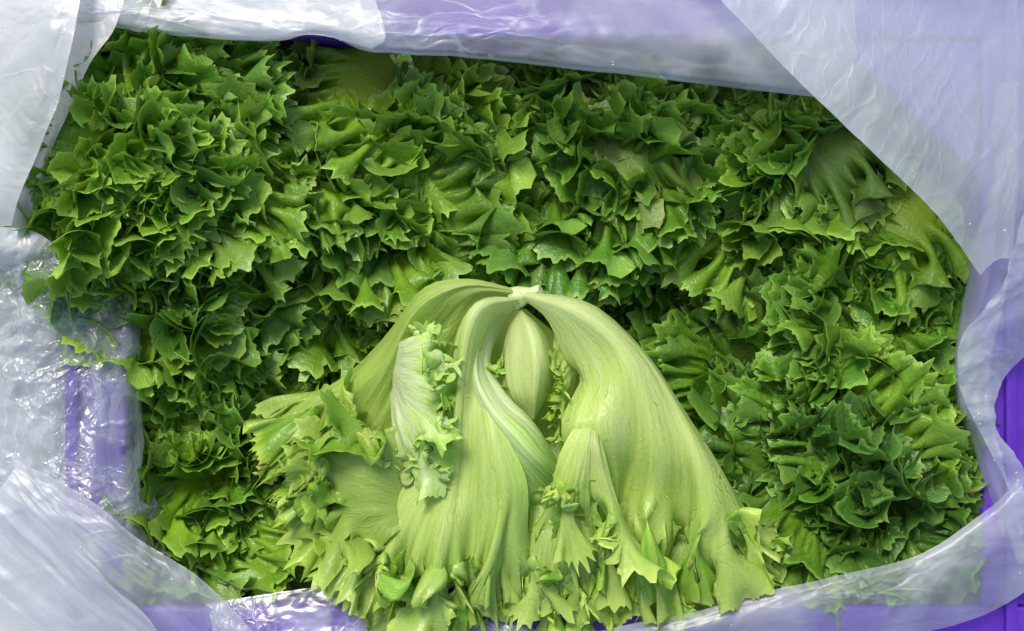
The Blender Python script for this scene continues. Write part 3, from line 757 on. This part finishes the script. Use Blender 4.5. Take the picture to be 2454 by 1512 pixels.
# lower green-edged leaves that fill the hem
pleaf([[(900, 1150, -.040), (850, 1220, -.010), (800, 1290, -.004), (770, 1322, -.008)],
       [(930, 1150, -.040), (900, 1250, -.006), (880, 1312, .002), (860, 1392, -.008)],
       [(960, 1150, -.040), (960, 1260, -.006), (950, 1332, .002), (950, 1422, -.008)],
       [(1000, 1150, -.040), (1040, 1260, -.008), (1060, 1332, -.004), (1070, 1422, -.012)]],
      seed=51, nu=46, g=3.6, g0=.5, lobes=14, lobe=0.020, tooth=.009, teeth=90, mat=M_LIME)
pleaf([[(1120, 1200, -.040), (1110, 1290, -.010), (1100, 1342, -.004), (1100, 1422, -.012)],
       [(1180, 1200, -.040), (1190, 1272, -.008), (1200, 1362, .000), (1210, 1442, -.010)],
       [(1240, 1200, -.040), (1270, 1272, -.008), (1290, 1362, .000), (1310, 1442, -.010)]],
      seed=52, nu=40, g=3.6, g0=.5, lobes=12, lobe=0.020, tooth=.009, teeth=80, mat=M_LIME)
pleaf([[(1480, 1200, -.040), (1450, 1290, -.012), (1420, 1342, -.006), (1400, 1412, -.012)],
       [(1560, 1200, -.040), (1550, 1272, -.008), (1550, 1362, .000), (1550, 1452, -.010)],
       [(1660, 1200, -.040), (1680, 1272, -.008), (1700, 1352, .000), (1700, 1442, -.010)],
       [(1720, 1180, -.040), (1770, 1260, -.010), (1820, 1292, -.004), (1840, 1352, -.010)]],
      seed=53, nu=60, g=3.6, g0=.5, lobes=18, lobe=0.020, tooth=.009, teeth=110, mat=M_LIME)

def lathe(prof, ns=28, wob=0.0, seed=0):
    r = np.random.RandomState(seed)
    a = np.linspace(0, 2 * math.pi, ns)
    w = 1 + wob * np.interp(a, np.linspace(0, 2 * math.pi, 9), np.r_[(q := r.uniform(-1, 1, 8)), q[0]])
    P = np.array([[(R * w[i] * math.cos(x), R * w[i] * math.sin(x), z) for i, x in enumerate(a)] for R, z in prof])
    return P
sp = lathe([(0.0001, .0140), (.003, .0138), (.0048, .0145), (.0060, .0135), (.0062, .011), (.0058, .006), (.0075, .000), (.011, -.008), (.012, -.016)], wob=0.16, seed=4)
st = link('cut_stem', grid_mesh('cut_stem', sp), M_BUTT, pale)
st.location = (Vector(at(1262, 706, 0.0)) - Vector(PO)) + Vector((0.0005, 0, 0.010))
st.scale = (0.52, 0.52, 0.62)
st.rotation_euler = (math.radians(-10), math.radians(66), math.radians(6))

# ------------------------------------------------------------------ the plastic bag
bag = empty('plastic_bag', (0, 0, -0.29), 'milky and clear plastic bag lining the purple crate, folded open around the lettuces', 'bag')
BO = np.array((0, 0, -0.29))
def trinoise(x, y, seed):
    """flat triangular facets between random heights: sharp creases"""
    g = np.random.RandomState(seed).uniform(-1, 1, (64, 64))
    k = (x + y) * 0.3660254
    i = np.floor(x + k).astype(int); j = np.floor(y + k).astype(int)
    fx = x + k - i; fy = y + k - j
    a = g[i % 64, j % 64]; b = g[(i + 1) % 64, j % 64]; c = g[i % 64, (j + 1) % 64]; d = g[(i + 1) % 64, (j + 1) % 64]
    return np.where(fx > fy, a + (b - a) * fx + (d - b) * fy, a + (c - a) * fy + (d - c) * fx)

def crumple(P, N_, seed, scale, amp, aniso=(1, 1), ang=0.0):
    x, y = P[..., 0] + 3, P[..., 1] + 3
    c, s = math.cos(ang), math.sin(ang)
    a = (x * c + y * s) * scale * aniso[0]; b = (-x * s + y * c) * scale * aniso[1]
    wx = perlin(a * 0.5 + 5, b * 0.5, seed + 1) * 1.6; wy = perlin(a * 0.5, b * 0.5 + 9, seed + 2) * 1.6
    h = trinoise(a + wx, b + wy, seed + 3) + 0.45 * trinoise((a - wy) * 2.3, (b + wx) * 2.3, seed + 4) + 0.2 * trinoise((a + wy) * 5.1, (b + wx) * 5.1, seed + 5)
    return P + N_ * (h * amp)[..., None]

def film(name, rows, mat, nu=200, nv=120, seed=0, crumples=(), label=None, tuck=True):
    if name in ('loose_flap', 'side_film', 'folded_rim') and tuck: rows = rows[1:]
    C = np.array([[at(*p) for p in row] for row in rows], float)
    A = cr(C, nv)
    P = np.swapaxes(cr(np.swapaxes(A, 0, 1), nu), 0, 1).copy()
    du = np.gradient(P, axis=1); dv_ = np.gradient(P, axis=0)
    N_ = np.cross(du, dv_); N_ /= np.maximum(np.linalg.norm(N_, axis=-1, keepdims=True), 1e-12)
    for (sc_, amp, an, ang) in crumples:
        P = crumple(P, N_, seed, sc_, amp, an, ang); seed += 40
    U, V = np.meshgrid(np.linspace(0, 1, nu), np.linspace(0, 1, nv))
    FILMS.append((P, N_))
    return link(name, grid_mesh(name, P - BO, np.stack([U, V], -1)), mat, bag, label=label)
FILMS = []

R_ = math.radians
# inner lining: hangs down the walls behind the lettuce, all round
def lining(pts_top, pts_bot, **kw):
    film('lining', [[(x, y, z) for x, y, z in pts_top], pts_bot], **kw)
film('lining', [[(120, 30, -.005), (600, 60, -.005), (1200, 95, -.01), (1700, 150, -.012), (2000, 190, -.012), (2420, 240, -.012)],
                [(140, 60, -.08), (600, 85, -.08), (1200, 120, -.08), (1700, 170, -.08), (2000, 200, -.08), (2400, 260, -.08)],
                [(200, 130, -.26), (600, 130, -.26), (1200, 150, -.26), (1700, 180, -.26), (2000, 200, -.26), (2350, 260, -.26)]],
     M_WET, 200, 80, 3, [(25, .003, (1, 1), 0)])
film('lining', [[(300, 1250, -.03), (560, 1400, -.02), (900, 1450, -.022), (1300, 1480, -.024), (1700, 1480, -.024), (2350, 1330, -.02)],
                [(330, 1230, -.10), (560, 1380, -.10), (900, 1430, -.10), (1300, 1440, -.10), (1700, 1440, -.10), (2350, 1310, -.10)],
                [(330, 1230, -.26), (560, 1380, -.26), (900, 1430, -.26), (1300, 1440, -.26), (1700, 1440, -.26), (2350, 1310, -.26)]],
     M_WET, 200, 80, 5, [(25, .003, (1, 1), 0)])
film('lining', [[(-150, 100, -.020), (-150, 400, -.020), (-150, 700, -.020), (-150, 1000, -.02), (-150, 1500, -.02)],
                [(60, 100, -.012), (60, 400, -.012), (60, 700, -.014), (60, 1000, -.014), (80, 1500, -.014)],
                [(200, 100, -.0095), (200, 400, -.0095), (200, 700, -.010), (200, 1000, -.010), (210, 1500, -.010)],
                [(335, 100, -.010), (325, 400, -.010), (325, 700, -.008), (325, 1000, -.008), (335, 1500, -.008)],
                [(380, 110, -.10), (360, 400, -.10), (360, 700, -.10), (360, 1000, -.10), (380, 1450, -.10)]],
     M_CLEAR, 260, 140, 7, [(20, .0012, (1, 1), 0.2)])
film('lining', [[(2440, 200, .000), (2430, 600, .004), (2370, 900, -.004), (2400, 1100, -.004), (2470, 1350, .0)],
                [(2400, 200, -.006), (2390, 600, -.004), (2320, 900, -.008), (2360, 1100, -.008), (2440, 1350, -.006)],
                [(2380, 200, -.03), (2340, 600, -.025), (2290, 900, -.03), (2340, 1100, -.03), (2400, 1350, -.03)],
                [(2370, 200, -.14), (2340, 600, -.14), (2300, 900, -.14), (2330, 1100, -.14), (2350, 1320, -.14)]],
     M_MILK2, 200, 100, 9, [(18, .0025, (1, 1), 0.4)])
film('folded_rim', [[(0, 0, 0)] * 5,
                    [(180, 66, .008), (400, 82, .008), (620, 95, .010), (760, 84, .010), (892, 118, .010)],
                    [(180, 0, .010), (400, 20, .010), (620, 40, .010), (760, 40, .010), (922, 72, .010)],
                    [(180, -120, -.005), (400, -120, -.005), (600, -120, -.005), (720, -120, -.005), (850, -120, -.005)]],
     M_DENSE, 160, 60, 71, [(14, .0012, (0.5, 1.6), R_(-8))])
# upper folded rim
film('folded_rim', [[(180, 60, -.02), (400, 95, -.02), (640, 115, -.02), (760, 100, -.02), (900, 130, -.02), (1100, 145, -.02), (1350, 175, -.02), (1640, 212, -.02), (1890, 240, -.02), (2050, 262, -.02)],
                    [(180, 50, .016), (400, 84, .016), (640, 99, .016), (760, 82, .018), (890, 121, .016), (1100, 136, .016), (1350, 164, .016), (1640, 199, .016), (1890, 227, .016), (2050, 245, .016)],
                    [(175, 35, .022), (400, 68, .022), (640, 82, .022), (765, 68, .024), (900, 100, .022), (1100, 115, .022), (1350, 140, .022), (1640, 174, .022), (1890, 200, .022), (2050, 222, .022)],
                    [(170, -20, .020), (400, 0, .020), (640, 20, .020), (780, 10, .020), (910, 20, .020), (1100, 40, .020), (1350, 50, .024), (1640, 80, .024), (1890, 110, .022), (2050, 130, .020)],
                    [(170, -90, .000), (400, -80, .000), (640, -80, .000), (780, -80, .000), (910, -70, .000), (1100, -70, .000), (1350, -60, .006), (1640, -40, .004), (1890, -40, .000), (2050, -40, .000)],
                    [(170, -160, -.03), (400, -150, -.03), (640, -150, -.03), (780, -150, -.03), (910, -150, -.03), (1100, -150, -.03), (1350, -140, -.03), (1640, -140, -.03), (1890, -140, -.03), (2050, -140, -.03)]],
     M_MILK, 300, 120, 11, [(14, .0016, (0.5, 1.6), R_(-8)), (50, .0005, (0.6, 1.2), R_(-12))])
# big flap top right
film('loose_flap', [[(1600, -100, .03), (1680, -3, .034), (1760, 88, .036), (1890, 228, .038), (2060, 400, .038), (2210, 540, .034), (2335, 676, .028)],
                    [(1640, -120, .034), (1720, -10, .040), (1800, 75, .042), (1930, 210, .044), (2095, 370, .044), (2240, 510, .040), (2350, 660, .030)],
                    [(1800, -140, .030), (1900, -20, .040), (1990, 60, .042), (2100, 190, .044), (2220, 330, .042), (2320, 480, .038), (2370, 640, .030)],
                    [(2000, -160, .020), (2120, -40, .026), (2200, 50, .028), (2280, 160, .030), (2360, 300, .030), (2400, 450, .030), (2400, 620, .028)],
                    [(2300, -160, -.005), (2380, -60, .000), (2430, 30, .004), (2460, 140, .010), (2480, 280, .014), (2470, 430, .018), (2440, 620, .024)],
                    [(2600, -160, -.03), (2600, -60, -.03), (2600, 30, -.03), (2600, 140, -.03), (2600, 280, -.03), (2600, 430, -.02), (2520, 620, -.01)]],
     M_MILK2, 240, 220, 17, [(7, .0028, (1, .7), R_(30)), (26, .0007, (0.5, 1.6), R_(60))])
# right side film
film('side_film', [[(2470, 300, .030), (2420, 500, .034), (2380, 640, .034), (2320, 720, .030), (2262, 800, .024), (2250, 880, .018), (2285, 960, .010), (2330, 1060, .006), (2390, 1180, .004), (2400, 1260, .004)],
                   [(2500, 300, .034), (2455, 500, .040), (2410, 660, .040), (2350, 745, .036), (2295, 820, .030), (2290, 890, .024), (2310, 960, .018), (2355, 1050, .014), (2415, 1170, .012), (2440, 1280, .010)],
                   [(2560, 300, .030), (2500, 500, .034), (2470, 680, .034), (2420, 770, .030), (2370, 840, .024), (2360, 910, .020), (2360, 970, .018), (2385, 1050, .016), (2440, 1160, .014), (2480, 1280, .010)],
                   [(2640, 300, .010), (2600, 500, .010), (2560, 690, .008), (2520, 790, .006), (2460, 850, .004), (2400, 930, .006), (2375, 990, .008), (2400, 1050, .010), (2470, 1150, .008), (2520, 1280, .004)]],
     M_MILK2, 240, 120, 23, [(14, .0040, (1.6, .5), R_(-75)), (45, .0014, (1, 1), 0)])
# bottom right folded rim
film('folded_rim', [[(2430, 1180, -.030), (2350, 1250, -.03), (2200, 1345, -.03), (2000, 1395, -.03), (1800, 1440, -.03), (1650, 1485, -.03), (1500, 1520, -.03), (1300, 1560, -.03)],
                    [(2440, 1150, .010), (2360, 1226, .012), (2205, 1328, .012), (2000, 1380, .012), (1800, 1424, .010), (1650, 1468, .008), (1500, 1498, .004), (1300, 1540, .0)],
                    [(2450, 1170, .014), (2375, 1245, .016), (2215, 1352, .016), (2005, 1405, .016), (1800, 1446, .014), (1650, 1488, .012), (1500, 1520, .008), (1300, 1560, .004)],
                    [(2470, 1240, .014), (2410, 1310, .016), (2250, 1420, .016), (2020, 1460, .016), (1800, 1495, .014), (1650, 1530, .012), (1500, 1560, .008), (1300, 1600, .004)],
                    [(2500, 1330, .000), (2450, 1420, .000), (2280, 1500, .002), (2040, 1550, .000), (1800, 1590, -.006), (1650, 1620, -.01), (1500, 1640, -.01), (1300, 1650, -.02)]],
     M_MILK, 300, 120, 29, [(14, .0014, (0.5, 1.6), R_(14)), (50, .0006, (0.6, 1.2), R_(20))])
# bottom strip
film('folded_rim', [[(480, 1450, -.04), (750, 1420, -.04), (900, 1425, -.04), (1100, 1460, -.04), (1250, 1500, -.04), (1400, 1540, -.04)],
                    [(490, 1446, -.012), (750, 1408, -.010), (900, 1416, -.010), (1100, 1450, -.012), (1250, 1490, -.012), (1400, 1530, -.012)],
                    [(500, 1470, -.010), (750, 1430, -.008), (900, 1440, -.008), (1100, 1475, -.010), (1250, 1510, -.010), (1400, 1550, -.010)],
                    [(520, 1560, -.004), (750, 1540, -.003), (900, 1550, -.004), (1100, 1560, -.006), (1250, 1580, -.008), (1400, 1600, -.010)]],
     M_WET, 220, 80, 31, [(20, .0015, (.7, 1.4), 0), (60, .0006, (1, 1), 0)])
# bottom left big fold
film('loose_flap', [[(60, 1100, -.020), (240, 1212, -.020), (340, 1300, -.018), (450, 1378, -.018), (520, 1440, -.018), (600, 1530, -.018), (660, 1620, -.018)],
                    [(40, 1090, .006), (235, 1202, .010), (335, 1288, .012), (450, 1366, .012), (528, 1432, .012), (604, 1515, .010), (660, 1600, .008)],
                    [(30, 1120, .014), (215, 1228, .018), (315, 1315, .018), (425, 1395, .018), (500, 1460, .016), (580, 1545, .014), (630, 1640, .012)],
                    [(-20, 1190, .014), (120, 1300, .016), (220, 1390, .018), (320, 1460, .016), (400, 1530, .014), (480, 1610, .012), (530, 1700, .010)],
                    [(-120, 1290, .000), (-20, 1400, .002), (80, 1490, .004), (180, 1560, .004), (260, 1630, .000), (340, 1700, .000), (400, 1800, .000)]],
     M_MILK, 240, 160, 37, [(16, .0050, (.25, 1.6), R_(-42)), (44, .0012, (.3, 1.6), R_(-46))])
film('loose_flap', [[(0, 0, 0)] * 6,
                    [(-80, 1130, -.004), (60, 1200, -.003), (170, 1290, -.002), (270, 1400, -.002), (360, 1480, -.002), (430, 1600, -.002)],
                    [(-120, 1230, -.004), (0, 1300, -.002), (90, 1390, .000), (170, 1480, .000), (250, 1560, .000), (310, 1660, .000)],
                    [(-200, 1400, -.010), (-100, 1450, -.008), (0, 1530, -.006), (60, 1600, -.006), (120, 1660, -.006), (180, 1740, -.006)]],
     M_DENSE, 160, 90, 83, [(16, .0035, (.25, 1.6), R_(-42))])
# crumpled clear film on the left
film('crumpled_film', [[(150, 600, -.010), (260, 650, -.010), (300, 720, -.012), (325, 820, -.014), (318, 900, -.016), (300, 1000, -.020), (320, 1100, -.024), (380, 1220, -.03), (460, 1340, -.04)],
                       [(110, 590, .004), (205, 640, .004), (260, 740, .002), (290, 830, .000), (285, 910, -.002), (265, 1010, -.004), (260, 1110, -.006), (300, 1220, -.010), (380, 1330, -.02)],
                       [(60, 590, .012), (120, 650, .012), (170, 760, .008), (200, 840, .004), (200, 920, .002), (200, 1020, .002), (200, 1120, .004), (220, 1220, .004), (300, 1330, -.004)],
                       [(0, 590, .010), (40, 650, .010), (80, 760, .010), (110, 850, .008), (120, 930, .008), (110, 1030, .008), (100, 1130, .008), (120, 1230, .006), (200, 1340, .0)],
                       [(-120, 590, -.010), (-110, 650, -.010), (-100, 760, -.006), (-100, 850, -.004), (-100, 930, -.004), (-100, 1030, -.004), (-100, 1140, -.004), (-80, 1240, -.006), (0, 1340, -.01)]],
     M_CLEAR, 300, 220, 41, [(13, .0085, (1, 1), 0.3), (36, .0032, (1, 1), 0.9)])
film('crumpled_film', [[(60, 700, -.012), (140, 800, -.012), (200, 900, -.014), (200, 1000, -.014), (180, 1100, -.014), (220, 1250, -.014)],
                       [(0, 700, -.010), (60, 800, -.008), (90, 900, -.008), (90, 1000, -.008), (80, 1100, -.008), (120, 1250, -.008)],
                       [(-120, 700, -.020), (-120, 800, -.020), (-120, 900, -.020), (-120, 1000, -.020), (-120, 1120, -.020), (-80, 1260, -.020)]],
     M_MILK, 160, 120, 47, [(26, .004, (1, 1), 0.1)])
# upper left soft folds
film('side_film', [[(330, -60, .010), (300, 60, .014), (235, 170, .012), (175, 290, .008), (130, 380, .004), (110, 500, .0), (110, 620, -.004)],
                   [(310, -60, .018), (280, 60, .022), (215, 160, .020), (160, 280, .014), (120, 370, .010), (95, 500, .006), (90, 620, .0)],
                   [(250, -60, .018), (225, 60, .020), (180, 160, .018), (130, 280, .014), (100, 370, .012), (70, 500, .010), (60, 620, .004)],
                   [(150, -60, .010), (130, 60, .010), (100, 160, .010), (70, 280, .010), (40, 370, .010), (20, 500, .010), (0, 620, .006)],
                   [(-100, -60, -.010), (-100, 60, -.010), (-100, 160, -.010), (-100, 280, -.010), (-100, 370, -.010), (-100, 500, -.010), (-120, 620, -.010)]],
     M_DENSE, 200, 160, 53, [(10, .0018, (1.4, .4), R_(10)), (40, .0006, (1, 1), 0)])
film('loose_flap', [[(240, -60, .020), (215, 20, .030), (195, 120, .030), (165, 250, .028), (120, 360, .026), (80, 470, .022), (66, 530, .018)],
                    [(215, -60, .026), (190, 20, .036), (172, 120, .036), (140, 250, .034), (95, 360, .032), (50, 470, .028), (30, 540, .022)],
                    [(120, -60, .026), (100, 20, .034), (80, 120, .034), (50, 250, .032), (10, 360, .030), (-30, 470, .026), (-50, 540, .020)],
                    [(-80, -60, .004), (-90, 20, .010), (-100, 120, .010), (-110, 250, .010), (-130, 360, .010), (-150, 470, .010), (-160, 540, .008)]],
     M_DENSE, 200, 120, 59, [(9, .0018, (1.4, .4), R_(15)), (40, .0006, (1, 1), 0)])
film('loose_flap', [[(-60, 500, .014), (20, 505, .018), (80, 520, .020), (130, 560, .018), (160, 600, .014), (190, 625, .008)],
                    [(-60, 540, .020), (20, 545, .024), (75, 555, .026), (115, 580, .024), (140, 610, .018), (160, 640, .010)],
                    [(-60, 590, .018), (10, 600, .020), (50, 610, .022), (85, 620, .020), (110, 635, .014), (130, 650, .006)],
                    [(-60, 640, -.002), (0, 640, -.002), (40, 640, -.002), (70, 645, -.004), (95, 650, -.006), (115, 660, -.010)]],
     M_DENSE, 140, 80, 61, [(22, .0030, (1, 1), 0.3), (60, .0010, (1, 1), 0)])
# beads of water on the film
rr = np.random.RandomState(5)
DV, DF = [], []
for k in range(420):
    P, N_ = FILMS[rr.randint(len(FILMS))]
    i, j = rr.randint(2, P.shape[0] - 2), rr.randint(2, P.shape[1] - 2)
    p, n_ = P[i, j], N_[i, j]
    if n_[2] < 0: n_ = -n_
    if abs(p[0]) > 0.33 or abs(p[1]) > 0.21: continue
    rad = 0.0003 + 0.0007 * rr.rand() ** 3
    q = Vector(n_).to_track_quat('Z', 'Y')
    b = len(DV); ns = 8
    for lv, (cr_, cz) in enumerate(((1.0, -0.1), (0.85, 0.35), (0.5, 0.62))):
        for a_ in range(ns):
            w_ = Vector((math.cos(a_ * 2 * math.pi / ns) * rad * cr_, math.sin(a_ * 2 * math.pi / ns) * rad * cr_, rad * cz))
            DV.append(tuple(Vector(p - BO) + q @ w_))
    DV.append(tuple(Vector(p - BO) + q @ Vector((0, 0, rad * 0.72))))
    for lv in (0, 1):
        for a_ in range(ns):
            DF.append((b + lv * ns + a_, b + lv * ns + (a_ + 1) % ns, b + (lv + 1) * ns + (a_ + 1) % ns, b + (lv + 1) * ns + a_))
    for a_ in range(ns): DF.append((b + 2 * ns + a_, b + 2 * ns + (a_ + 1) % ns, b + 3 * ns))
dm = bpy.data.meshes.new('water_drops'); dm.from_pydata(DV, [], DF)
dm.polygons.foreach_set('use_smooth', np.ones(len(DF), bool))
mw, tw_, ow = new_mat('water')
nw = N(tw_)
pw = nw('ShaderNodeBsdfPrincipled', {'Base Color': (0.9, 0.93, 0.95, 1), 'Roughness': 0.03, 'IOR': 1.33, 'Alpha': 0.35})
tw_.links.new(pw.outputs[0], ow.inputs[0])
link('water_drops', dm, mw, bag, kind='stuff')
print('built', len(bpy.data.objects), 'objects')
